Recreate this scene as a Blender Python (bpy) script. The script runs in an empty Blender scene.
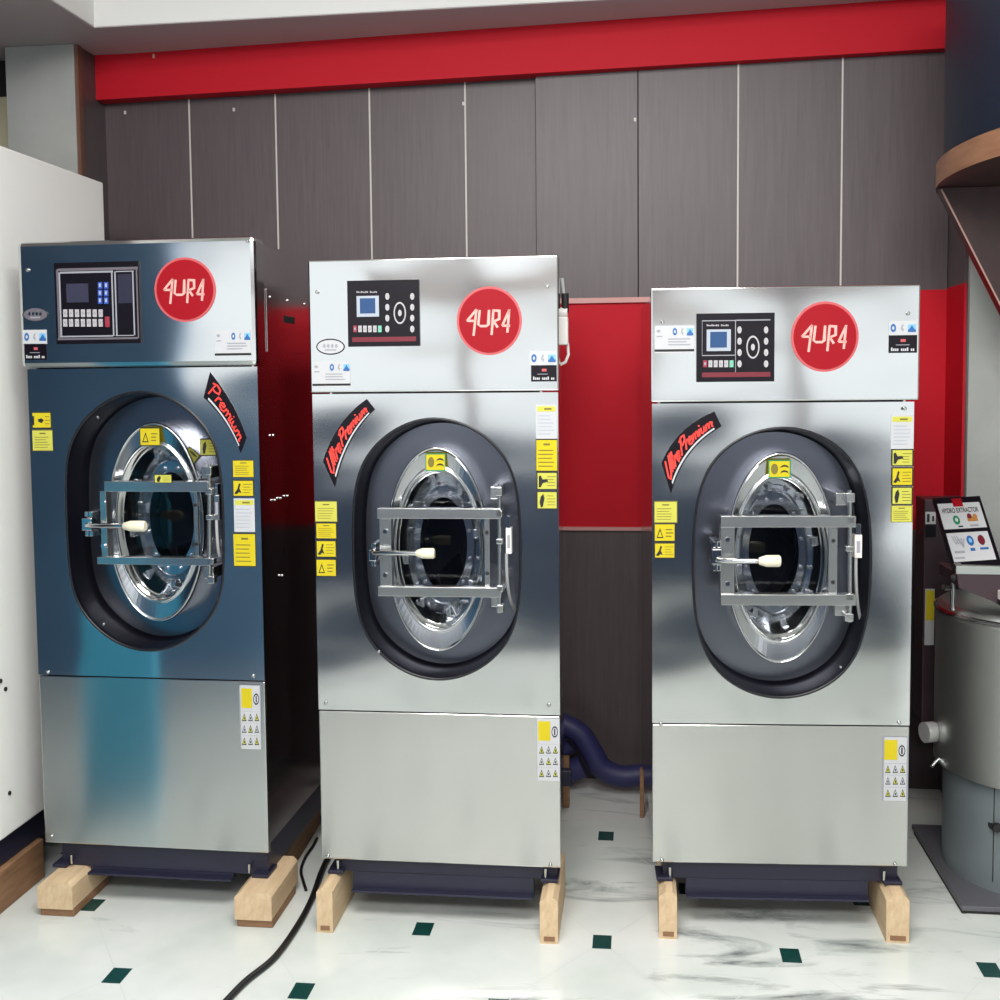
import bpy, bmesh, math, random
from mathutils import Vector, Matrix
random.seed(7)
SC = bpy.context.scene
COL = SC.collection
PI = math.pi

# ------------------------------------------------------------------ camera
F_PX, PX, PY = 1160.8, 500.0, 457.7          # focal length and principal point, of a 1000 px frame
YAW, PITCH, ROLL, EYE = 0.119, 0.068, -0.0096, 1.45
cy, sy = math.cos(YAW), math.sin(YAW)
FW = Vector((-sy*math.cos(PITCH), cy*math.cos(PITCH), -math.sin(PITCH)))
R0 = Vector((cy, sy, 0)); U0 = R0.cross(FW)
RT = R0*math.cos(ROLL) + U0*math.sin(ROLL)
UP = -R0*math.sin(ROLL) + U0*math.cos(ROLL)
CAM = Vector((0, 0, EYE))
cd = bpy.data.cameras.new('camera'); cam = bpy.data.objects.new('camera', cd); COL.objects.link(cam)
cam.matrix_world = Matrix(((RT.x, UP.x, -FW.x, 0), (RT.y, UP.y, -FW.y, 0), (RT.z, UP.z, -FW.z, EYE), (0, 0, 0, 1)))
cd.sensor_width = 36; cd.lens = F_PX*36/1000; cd.shift_y = -(500-PY)/1000; cd.clip_start = 0.05
SC.camera = cam

# ------------------------------------------------------------------ world, lights, exposure
SC.view_settings.view_transform = 'Standard'; SC.view_settings.look = 'None'
SC.view_settings.gamma = 1; SC.view_settings.use_curve_mapping = False
SC.view_settings.exposure = 0.0
W = bpy.data.worlds.new('world'); SC.world = W; W.use_nodes = True
W.node_tree.nodes['Background'].inputs[0].default_value = (0.93, 0.97, 1.0, 1)
W.node_tree.nodes['Background'].inputs[1].default_value = 1.5
def area(name, loc, rot, sx, sy_, power, col=(1, 1, 1)):
    l = bpy.data.lights.new(name, 'AREA'); l.shape = 'RECTANGLE'; l.size = sx; l.size_y = sy_; l.energy = power; l.color = col
    o = bpy.data.objects.new(name, l); COL.objects.link(o); o.location = loc; o.rotation_euler = rot
    return o
area('unseen_ceiling_lamp', (-0.2, 1.2, 3.13), (0, 0, 0), 1.6, 1.2, 100, (1, 0.98, 0.95))
area('unseen_ceiling_lamp', (-0.2, -1.2, 3.05), (math.radians(46), 0, 0), 2.4, 0.6, 125, (1, 0.98, 0.95))  # added lamp, tilted to brighten the back wall and machine fronts

# ------------------------------------------------------------------ materials
def lin(c): return tuple(((x/255)/12.92 if x/255 <= 0.04045 else ((x/255+0.055)/1.055)**2.4) for x in c) + (1,)
def mat(name, rgb, rough=0.5, metal=0.0, spec=0.5, emit=None, coat=0.0):
    m = bpy.data.materials.new(name); m.use_nodes = True
    b = m.node_tree.nodes['Principled BSDF']
    b.inputs['Base Color'].default_value = lin(rgb); b.inputs['Roughness'].default_value = rough
    b.inputs['Metallic'].default_value = metal; b.inputs['Specular IOR Level'].default_value = spec
    b.inputs['Coat Weight'].default_value = coat
    if emit: b.inputs['Emission Color'].default_value = lin(emit[0]); b.inputs['Emission Strength'].default_value = emit[1]
    return m
def nd(m, typ, **kw):
    n = m.node_tree.nodes.new(typ)
    for k, v in kw.items(): setattr(n, k, v)
    return n
def lk(m, a, b): m.node_tree.links.new(a, b)
def coords(m, scale=(1, 1, 1), rot=(0, 0, 0)):
    t = nd(m, 'ShaderNodeTexCoord'); p = nd(m, 'ShaderNodeMapping')
    p.inputs['Scale'].default_value = scale; p.inputs['Rotation'].default_value = rot
    lk(m, t.outputs['Object'], p.inputs['Vector']); return p.outputs['Vector']
def noise(m, vec, scale, detail=3, rough=0.5, dist=0.0):
    n = nd(m, 'ShaderNodeTexNoise'); n.inputs['Scale'].default_value = scale; n.inputs['Detail'].default_value = detail
    n.inputs['Roughness'].default_value = rough; n.inputs['Distortion'].default_value = dist
    lk(m, vec, n.inputs['Vector']); return n.outputs['Fac']
def ramp(m, fac, stops):
    r = nd(m, 'ShaderNodeValToRGB'); e = r.color_ramp.elements
    while len(e) < len(stops): e.new(0.5)
    for k, (p, c) in enumerate(stops): e[k].position = p; e[k].color = lin(c) if max(c) > 1 or len(c) == 3 else c
    lk(m, fac, r.inputs['Fac']); return r.outputs['Color']
def bsdf(m): return m.node_tree.nodes['Principled BSDF']
def bump(m, fac, strength, dist=0.01):
    b = nd(m, 'ShaderNodeBump'); b.inputs['Strength'].default_value = strength; b.inputs['Distance'].default_value = dist
    lk(m, fac, b.inputs['Height']); lk(m, b.outputs['Normal'], bsdf(m).inputs['Normal'])
def grain(name, stops, scale, rot=(0, 0, 0), rough=0.5, nscale=6, bs=0.0):
    m = mat(name, (128, 128, 128), rough); v = coords(m, scale, rot)
    f = noise(m, v, nscale, 5, 0.6, 0.4); lk(m, ramp(m, f, stops), bsdf(m).inputs['Base Color'])
    if bs: bump(m, f, bs, 0.004)
    return m
def steel(name, rgb, rough, wav=0.0, brush=0.0, aniso=0.0):
    m = mat(name, rgb, rough, 1.0); b = bsdf(m)
    if aniso:
        t = nd(m, 'ShaderNodeTangent', direction_type='RADIAL', axis='X'); b.inputs['Anisotropic'].default_value = aniso
        lk(m, t.outputs['Tangent'], b.inputs['Tangent'])
    if wav:
        bump(m, noise(m, coords(m, (1.4, 1, 2.2)), 1.5, 1, 0.4), wav, 0.02)
    if brush:
        f = noise(m, coords(m, (6, 6, 260)), 3, 2)
        mr = nd(m, 'ShaderNodeMapRange'); mr.inputs['To Min'].default_value = rough-brush; mr.inputs['To Max'].default_value = rough+brush
        lk(m, f, mr.inputs['Value']); lk(m, mr.outputs['Result'], b.inputs['Roughness'])
    return m
M = {}
M['laminate'] = grain('dark_laminate', [(0.3, (78, 68, 71)), (0.7, (90, 79, 82))], (9, 9, 0.5), rough=0.42, nscale=9)
M['gap'] = mat('panel_gap', (30, 26, 27), 0.8)
M['joint'] = mat('white_joint', (205, 200, 196), 0.5)
M['red'] = mat('red_laminate', (192, 20, 38), 0.6, spec=0.2)
M['pinktrim'] = mat('pale_edge_strip', (205, 150, 146), 0.5)
M['edgeband'] = mat('tan_edge_band', (176, 140, 130), 0.5)
M['housing'] = mat('dark_brown_housing', (62, 46, 52), 0.4)
M['white'] = mat('white_paint', (226, 226, 224), 0.6)
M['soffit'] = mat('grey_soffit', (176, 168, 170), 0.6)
M['greywall'] = grain('grey_plaster', [(0.3, (160, 163, 160)), (0.7, (178, 180, 177))], (1, 1, 1), rough=0.8, nscale=3)
M['cream'] = mat('cream_paint', (196, 188, 160), 0.7)
M['brown'] = mat('brown_trim', (112, 78, 62), 0.5)
M['bluewall'] = mat('dark_blue_paint', (24, 46, 74), 0.6)
M['slate'] = mat('slate_blue_paint', (96, 134, 172), 0.6)
M['cyan'] = mat('bright_blue_paint', (84, 196, 240), 0.6)
m = M['marble'] = mat('white_marble', (220, 222, 220), 0.16)
v1 = coords(m, (1.0, 3.6, 1), (0, 0, math.radians(52)))
f1 = noise(m, v1, 2.2, 8, 0.62, 1.1)
g_ = nd(m, 'ShaderNodeTexCoord'); sx3 = nd(m, 'ShaderNodeSeparateXYZ'); lk(m, g_.outputs['Object'], sx3.inputs[0])
mr_ = nd(m, 'ShaderNodeMapRange'); mr_.inputs['From Min'].default_value = -0.9; mr_.inputs['From Max'].default_value = 0.1; mr_.inputs['To Min'].default_value = -0.10; mr_.inputs['To Max'].default_value = 0.0
lk(m, sx3.outputs['X'], mr_.inputs['Value'])
ad_ = nd(m, 'ShaderNodeMath', operation='ADD'); lk(m, f1, ad_.inputs[0]); lk(m, mr_.outputs['Result'], ad_.inputs[1]); f1 = ad_.outputs[0]
c1 = ramp(m, f1, [(0.0, (226, 229, 226)), (0.53, (226, 229, 226)), (0.62, (188, 192, 190)), (0.70, (112, 116, 120))])
f2 = noise(m, coords(m, (1, 1, 1)), 1.6, 4, 0.6)
c2 = ramp(m, f2, [(0.35, (232, 237, 234)), (0.6, (255, 255, 255))])
mx = nd(m, 'ShaderNodeMix', data_type='RGBA', blend_type='MULTIPLY'); mx.inputs['Factor'].default_value = 1
lk(m, c1, mx.inputs['A']); lk(m, c2, mx.inputs['B']); lk(m, mx.outputs['Result'], bsdf(m).inputs['Base Color'])
M['greendot'] = mat('dark_green_marble', (18, 62, 58), 0.25)
M['tilejoint'] = mat('tile_joint', (196, 200, 198), 0.5)
M['steel'] = steel('brushed_steel', (206, 208, 207), 0.12, 0.6, 0.02, 0.4)
M['steel_low'] = steel('matt_brushed_steel', (202, 202, 198), 0.2, 0.12, 0.006, 0.9)
M['steel_side'] = steel('side_steel', (196, 190, 190), 0.16, 0.04)
M['steel_edge'] = steel('folded_steel_edge', (222, 222, 222), 0.22)
M['recess'] = steel('recess_steel', (136, 139, 150), 0.24, 0.1)
M['gasket'] = mat('black_rubber', (16, 16, 24), 0.35)
M['chrome'] = steel('polished_steel', (206, 208, 210), 0.13)
M['flange'] = steel('satin_door_ring', (200, 202, 204), 0.16)
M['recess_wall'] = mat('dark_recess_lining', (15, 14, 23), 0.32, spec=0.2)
M['bar'] = steel('satin_steel_bar', (205, 206, 204), 0.25)
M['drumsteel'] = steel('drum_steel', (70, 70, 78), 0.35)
M['dark'] = mat('black_plastic', (18, 14, 22), 0.3, spec=0.25)
M['frame'] = mat('navy_painted_frame', (38, 38, 58), 0.4)
M['wood'] = grain('pine_block', [(0.25, (196, 166, 130)), (0.75, (224, 200, 164))], (10, 1.2, 6), rough=0.75, nscale=5, bs=0.15)
M['wooddark'] = grain('brown_plywood', [(0.25, (120, 88, 62)), (0.75, (158, 120, 88))], (2, 2, 14), rough=0.75, nscale=5)
M['ivory'] = mat('ivory_grip', (232, 226, 200), 0.4)
M['lcd'] = mat('blue_lcd', (40, 70, 112), 0.3, spec=0.3, emit=((60, 100, 150), 0.12))
M['lcdgrey'] = mat('grey_lcd', (58, 58, 76), 0.2)
M['bezel'] = mat('pale_bezel', (166, 174, 186), 0.4)
M['btn'] = mat('white_button', (178, 174, 178), 0.5)
M['btnblue'] = mat('blue_button', (54, 84, 176), 0.4)
M['btnred'] = mat('red_button', (150, 50, 66), 0.4)
M['btngreen'] = mat('green_button', (110, 190, 160), 0.4)
M['silverline'] = mat('silver_line', (104, 98, 106), 0.4)
M['logored'] = mat('badge_red', (152, 10, 26), 0.5, spec=0.2)
M['logopink'] = mat('badge_pink_rim', (192, 84, 88), 0.5)
M['logotext'] = mat('badge_pale_letters', (226, 168, 160), 0.45)
M['script'] = mat('coral_script', (240, 66, 56), 0.45)
M['yellow'] = mat('yellow_label', (204, 186, 38), 0.7, spec=0.15)
M['lime'] = mat('pale_yellow_label', (196, 194, 84), 0.7, spec=0.15)
M['paper'] = mat('white_label', (192, 193, 196), 0.7, spec=0.15)
M['ink'] = mat('label_ink', (24, 24, 26), 0.6)
M['inkgrey'] = mat('faint_label_ink', (120, 108, 40), 0.6)
M['inkpale'] = mat('grey_label_ink', (150, 152, 160), 0.6)
M['blue'] = mat('blue_label_ink', (40, 96, 160), 0.5)
M['skyblue'] = mat('pale_blue_ink', (120, 180, 220), 0.5)
M['green'] = mat('green_ink', (20, 130, 84), 0.5)
M['maroon'] = mat('maroon_ink', (110, 24, 40), 0.5)
M['tan'] = mat('tan_ink', (176, 120, 60), 0.5)
M['cable'] = mat('black_cable', (18, 18, 20), 0.45)
M['greycable'] = mat('grey_cable', (170, 172, 172), 0.45)
M['whiteplastic'] = mat('white_plastic', (222, 218, 214), 0.4)
M['hose'] = mat('blue_hose', (44, 46, 92), 0.5)
M['cabwhite'] = mat('white_enamel', (238, 239, 237), 0.4)
M['tank'] = mat('dark_blue_drum', (28, 38, 54), 0.45, spec=0.25)
M['shelfwood'] = grain('shelf_edge_wood', [(0.3, (132, 92, 68)), (0.7, (160, 118, 90))], (2, 2, 12), rough=0.45, nscale=4)
M['bracket'] = grain('dark_red_brown_wood', [(0.3, (46, 26, 26)), (0.7, (62, 38, 36))], (1.5, 1.5, 1.5), rough=0.35, nscale=8)
M['extsteel'] = steel('extractor_steel', (196, 200, 196), 0.42)
M['extlow'] = mat('extractor_skirt_grey', (128, 138, 142), 0.45, 0.35)
M['spout'] = mat('bright_metal_spout', (206, 206, 206), 0.3, 0.4)
M['plate'] = mat('grey_base_plate', (104, 104, 110), 0.5, 0.3)
m = M['glass'] = bpy.data.materials.new('door_glass'); m.use_nodes = True
nt = m.node_tree; nt.nodes.clear()
o_ = nd(m, 'ShaderNodeOutputMaterial'); mxs = nd(m, 'ShaderNodeMixShader'); tr = nd(m, 'ShaderNodeBsdfTransparent'); gl = nd(m, 'ShaderNodeBsdfGlossy')
fr = nd(m, 'ShaderNodeFresnel'); fr.inputs['IOR'].default_value = 1.5; gl.inputs['Roughness'].default_value = 0.03
tr.inputs['Color'].default_value = (0.86, 0.88, 0.93, 1)
lk(m, fr.outputs['Fac'], mxs.inputs['Fac']); lk(m, tr.outputs['BSDF'], mxs.inputs[1]); lk(m, gl.outputs['BSDF'], mxs.inputs[2]); lk(m, mxs.outputs['Shader'], o_.inputs['Surface'])

# ------------------------------------------------------------------ mesh builder
class MB:
    def __init__(s): s.v = []; s.f = []; s.mi = []; s.sm = []; s.names = []
    def slot(s, m):
        if m not in s.names: s.names.append(m)
        return s.names.index(m)
    def add(s, vs, fs, m, smooth=False):
        b = len(s.v); s.v += [tuple(x) for x in vs]; k = s.slot(m)
        for f in fs: s.f.append([b+i for i in f]); s.mi.append(k); s.sm.append(smooth)
        return s
    def box(s, x0, x1, y0, y1, z0, z1, m):
        vs = [(x, y, z) for z in (z0, z1) for y in (y0, y1) for x in (x0, x1)]
        return s.add(vs, [(0, 2, 3, 1), (4, 5, 7, 6), (0, 1, 5, 4), (2, 6, 7, 3), (0, 4, 6, 2), (1, 3, 7, 5)], m)
    def prism(s, pts, d, m, smooth=False):
        """closed polygon pts (Vectors) pushed along vector d"""
        n = len(pts); a = [Vector(p) for p in pts]; b = [p+Vector(d) for p in a]
        fs = [tuple(range(n)), tuple(range(2*n-1, n-1, -1))]
        s.add(a+b, fs, m); s.add(a+b, [(i, (i+1) % n, n+(i+1) % n, n+i) for i in range(n)], m, smooth); return s
    def rings(s, rs, m, smooth=True, cap0=False, cap1=False, closed=True):
        n = len(rs[0]); vs = [p for r in rs for p in r]; fs = []
        for k in range(len(rs)-1):
            for i in range(n if closed else n-1):
                j = (i+1) % n; fs.append((k*n+i, k*n+j, (k+1)*n+j, (k+1)*n+i))
        s.add(vs, fs, m, smooth)
        if cap0: s.add(rs[0], [tuple(range(n))], m)
        if cap1: s.add(rs[-1], [tuple(range(n))], m)
        return s
    def tube(s, path, r, m, n=10, cap=True):
        P = [Vector(p) for p in path]; rs = []; up = None
        for i, p in enumerate(P):
            t = (P[min(i+1, len(P)-1)]-P[max(i-1, 0)]).normalized()
            if up is None:
                up = Vector((0, 0, 1)) if abs(t.z) < 0.9 else Vector((1, 0, 0))
            a = t.cross(up).normalized(); b = a.cross(t).normalized(); up = b
            rr = r[i] if isinstance(r, (list, tuple)) else r
            rs.append([p+a*(rr*math.cos(2*PI*k/n))+b*(rr*math.sin(2*PI*k/n)) for k in range(n)])
        return s.rings(rs, m, True, cap, cap)
    def build(s, name, parent=None, bevel=0, label=None, kind=None, wn=True):
        me = bpy.data.meshes.new(name); me.from_pydata(s.v, [], s.f)
        for nme in s.names: me.materials.append(M[nme])
        for p, k, q in zip(me.polygons, s.mi, s.sm): p.material_index = k; p.use_smooth = q
        bm = bmesh.new(); bm.from_mesh(me); bmesh.ops.recalc_face_normals(bm, faces=bm.faces[:]); bm.to_mesh(me); bm.free()
        o = bpy.data.objects.new(name, me); COL.objects.link(o)
        if parent: o.parent = parent
        if bevel:
            bv = o.modifiers.new('bevel', 'BEVEL'); bv.width = bevel; bv.segments = 2; bv.limit_method = 'ANGLE'; bv.angle_limit = math.radians(50)
        if label: o['label'] = label
        if kind: o['kind'] = kind
        return o
def thing(name, label, cat, loc=(0, 0, 0), rz=0, group=None):
    o = bpy.data.objects.new(name, None); COL.objects.link(o); o.empty_display_size = 0.1
    o.location = loc; o.rotation_euler = (0, 0, rz); o['label'] = label; o['category'] = cat
    if group: o['group'] = group
    return o
def tag(o, label, cat, group=None):
    o['label'] = label; o['category'] = cat
    if group: o['group'] = group
    return o
def struct(name, mb, bevel=0): return mb.build(name, None, bevel, None, 'structure')
def ray(px, py): return FW + RT*((px-PX)/F_PX) + UP*((PY-py)/F_PX)
def on_z(px, py, z=0.0): d = ray(px, py); return CAM + d*((z-EYE)/d.z)
def on_y(px, py, y): d = ray(px, py); return CAM + d*(y/d.y)
def on_x(px, py, x): d = ray(px, py); return CAM + d*(x/d.x)
def ribbon2(pts, w):
    """outline of a stroked polyline in 2-D"""
    P = [Vector(p) for p in pts]; L = []; R_ = []
    for i, p in enumerate(P):
        t = (P[min(i+1, len(P)-1)]-P[max(i-1, 0)])
        t = t.normalized() if t.length else Vector((1, 0)); n = Vector((-t.y, t.x))
        k = 1.0
        if 0 < i < len(P)-1:
            a = (P[i]-P[i-1]).normalized(); c = max(0.55, abs(a.dot(t))); k = 1/c
        L.append(p+n*(w/2*k)); R_.append(p-n*(w/2*k))
    return L, R_
def bez(p0, p1, p2, t): return (1-t)**2*Vector(p0)+2*t*(1-t)*Vector(p1)+t*t*Vector(p2)

# ------------------------------------------------------------------ the room
WY = 4.15
fl = MB(); fl.box(-4, 3.4, -3, WY+0.1, -0.1, 0, 'marble')
P0, A_, B_ = Vector((-0.095, 2.907)), Vector((0.472, -0.024)), Vector((0.2315, 0.336))
dots = []
for n_ in range(-9, 8):
    for m_ in range(-16, 5):
        p = P0+A_*n_+B_*m_
        if -3.6 < p.x < 3.2 and -2.8 < p.y < 4.05 and not (.7 < p.x < 1.2 and p.y > 3.2): dots.append(p)
for p in dots:
    for q in (B_, A_-B_):
        e = p+q; d = (e-p).normalized(); nn = Vector((-d.y, d.x))*0.0010
        if e.y < 4.1: fl.add([(p.x+nn.x, p.y+nn.y, 0.0003), (e.x+nn.x, e.y+nn.y, 0.0003), (e.x-nn.x, e.y-nn.y, 0.0003), (p.x-nn.x, p.y-nn.y, 0.0003)], [(0, 1, 2, 3)], 'tilejoint')
    fl.add([(p.x-.024, p.y-.036, .0006), (p.x+.024, p.y-.036, .0006), (p.x+.024, p.y+.036, .0006), (p.x-.024, p.y+.036, .0006)], [(0, 1, 2, 3)], 'greendot')
struct('floor', fl)

SEAMS = [-2.05, -1.63, -1.305, -0.957, -0.61, -0.358, 0.0, 0.342, 0.69, 1.045]
ZS0, ZS1 = 0.915, 1.718
wb = MB(); wb.box(-3.4, 1.06, WY+0.02, WY+0.1, 0, 3.2, 'gap')
for a, b in zip(SEAMS[:-1], SEAMS[1:]):
    off = 0.0 if a >= -0.36 else 0.03
    wb.box(a+0.0003, b-0.0003, WY-0.02+off, WY+0.03, 0, ZS0, 'laminate')
    zt = ZS1+.02 if a > .6 else ZS1
    wb.box(a+0.002, b-0.002, WY-0.02+off, WY+0.03, zt, 2.75, 'laminate')
    wb.box(a+0.0002, b-0.0002, WY-0.02+off, WY+0.03, ZS0, zt, 'red')
for x in (-1.63, -1.305, -0.957, -0.61, 0.342, 0.69):
    off = 0.0 if x > -0.36 else 0.03
    wb.box(x-0.0028, x+0.0028, WY-0.022+off, WY+0.01, ZS1, 2.6, 'joint')
for px, py in ((124, 112), (233, 109), (463, 103), (635, 121)):
    x, _, z = on_y(px, py, WY); wb.box(x-0.004, x+0.004, WY+(0.007 if x < -.36 else -.023), WY+0.02, z-0.006, z+0.006, 'joint')
struct('wall_back', wb)
t1 = MB(); t1.box(-0.355, .1, WY-0.032, WY-0.02, ZS1-0.006, ZS1+0.012, 'pinktrim'); t1.box(-0.355, .1, WY-0.032, WY-0.02, ZS0-0.008, ZS0+0.004, 'pinktrim')
struct('trim_1', t1)
# red bulkhead band, a long box a little deeper at its right end
def hexa(mb, q, z0s, z1s, m_):
    vs = [(x, y, z) for (x, y), z in zip(q, z0s)]+[(x, y, z) for (x, y), z in zip(q, z1s)]
    mb.add(vs, [(3, 2, 1, 0), (4, 5, 6, 7), (0, 1, 5, 4), (1, 2, 6, 5), (2, 3, 7, 6), (3, 0, 4, 7)], m_)
tb = MB(); hexa(tb, [(-1.951, 4.085), (1.035, 4.085), (1.035, WY), (-1.951, WY)], (2.472, 2.531, 2.531, 2.472), (2.64, 2.72, 2.72, 2.64), 'red')
tb.box(-1.73, -1.722, 4.078, 4.086, 2.61, 2.624, 'pinktrim')
struct('trim_2', tb)
# return of the wall at the right, then the grey wall
wr = MB(); wr.box(1.045, 1.056, 3.92, WY+0.1, 0, 2.78, 'laminate')
wr.box(1.0425, 1.05, 3.915, WY-0.02, ZS0, ZS1+.025, 'red')
wr.box(1.056, 3.4, 3.90, WY, 0, 3.2, 'greywall')
wr.box(3.3, 3.4, -3, 3.9, 0, 3.2, 'greywall')
struct('wall_right', wr)
# lowered ceiling strips along the back and the left, the higher ceiling in the middle
ce = MB(); ce.box(-4, 3.4, -3, WY+0.1, 3.2, 3.3, 'white')
struct('ceiling', ce)
so = MB(); hexa(so, [(-1.80, 3.775), (3.3, 4.05), (3.3, WY+.1), (-1.80, WY+.1)], (2.634, 2.755, 2.755, 2.634), (3.19,)*4, 'white'); so.box(-4, -1.80, -3, WY+0.1, 2.634, 3.19, 'white')
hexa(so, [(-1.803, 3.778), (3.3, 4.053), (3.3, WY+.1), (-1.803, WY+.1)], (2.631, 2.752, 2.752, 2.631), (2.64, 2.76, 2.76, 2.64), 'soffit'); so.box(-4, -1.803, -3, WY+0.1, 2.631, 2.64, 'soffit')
struct('trim_3', so)
pl = MB(); pl.box(-2.212, -1.958, 3.94, WY+0.1, 0, 2.63, 'greywall'); pl.box(-1.958, -1.946, 3.945, 3.975, 0, 2.63, 'brown'); pl.box(-1.958, -1.952, 3.975, WY+0.05, 0, 2.63, 'laminate')
struct('trim_4', pl)
wl = MB(); wl.box(-3.6, -2.192, 4.1, WY+0.1, 0, 2.5, 'cream'); wl.box(-3.6, -2.192, 4.1, WY+0.1, 2.5, 2.63, 'gap'); wl.box(-3.7, -3.6, 0.9, WY+0.1, 0, 2.63, 'bluewall')
struct('wall_left', wl)
# low wall, partitions and bars added out of view for the steel to reflect
wf = MB(); wf.box(-3.6, -2.05, 0.9, 1.0, 0, 2.3, 'slate'); wf.box(-2.05, -1.64, 0.9, 1.0, 0, 1.42, 'slate'); wf.box(-3.6, 1.9, -0.7, -0.6, 0, 1.12, 'bluewall')
wf.box(-1.5, 1.9, -.7, -.65, 1.86, 2.06, 'brown'); wf.box(.30, .42, -.7, -.65, 1.12, 3.2, 'soffit'); wf.box(-.98, -.86, -.7, -.65, 1.12, 3.2, 'soffit'); wf.box(1.2, 1.32, -.7, -.65, 1.12, 3.2, 'soffit')
struct('reflection_walls', wf)
bp = MB(); bp.box(-1.895, -1.635, 2.27, 2.30, 0, 1.15, 'cyan')  # unseen blue board added to put the blue streak in the left machine
struct('reflection_board', bp)
for k, (y, sxx) in enumerate(((1.2, 1.7), (-1.45, 2.5))):
    t = thing('ceiling_light', ['square flush ceiling light above the washing machines', 'long unseen light housing added behind the viewer'][k], 'ceiling light', (-0.2, y, 3.2))
    b = MB(); b.box(-sxx/2, sxx/2, -0.65+.5*k, 0.65-.5*k, -0.05, 0, 'white'); b.build('light_housing', t)  # the long second housing is added to go with the tilted lamp

# ------------------------------------------------------------------ washing machines
GL = {'P': [[(.05, 0), (.2, 1)], [(.02, .82), (.25, 1), (.5, .95), (.52, .65), (.32, .5), (.1, .5)]],
      'r': [[(0, 0), (.08, .5)], [(.05, .3), (.15, .48), (.28, .5)]],
      'e': [[(0, .25), (.25, .3), (.26, .46), (.12, .52), (0, .32), (.04, .06), (.2, 0), (.34, .1)]],
      'm': [[(0, 0), (.06, .5)], [(.04, .3), (.15, .48), (.22, .4), (.2, 0)], [(.21, .3), (.33, .48), (.41, .4), (.39, .05), (.48, .02)]],
      'i': [[(.04, .5), (0, .08), (.1, 0)], [(.06, .68), (.08, .78)]],
      'u': [[(.02, .5), (0, .1), (.1, 0), (.2, .1), (.25, .5)], [(.25, .5), (.23, .05), (.33, 0)]],
      'U': [[(0, 1), (-.02, .2), (.14, 0), (.33, .1), (.42, 1)]],
      'l': [[(.08, 1), (0, .1), (.1, 0)]],
      't': [[(.1, .95), (.03, .08), (.15, 0)], [(-.06, .62), (.22, .66)]],
      'a': [[(.25, .48), (.08, .5), (0, .2), (.08, 0), (.2, .1), (.27, .5)], [(.26, .4), (.25, .05), (.35, 0)]], ' ': []}
ADV = {'P': .5, 'r': .3, 'e': .34, 'm': .5, 'i': .16, 'u': .36, 'U': .5, 'l': .16, 't': .22, 'a': .36, ' ': .05}
AURA = [[(.0, .56), (.215, 1.0)], [(.21, 1.0), (.14, .0)], [(.0, .57), (.19, .56)],
        [(.28, .97), (.245, .42), (.30, .36), (.42, .36), (.465, .42), (.48, .97)],
        [(.53, .02), (.575, .97)], [(.56, .95), (.70, .93), (.70, .62), (.56, .52)], [(.58, .53), (.665, .3)],
        [(.76, .36), (.92, .97)], [(.915, .98), (.87, .1)], [(.76, .37), (.93, .36)]]

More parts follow.
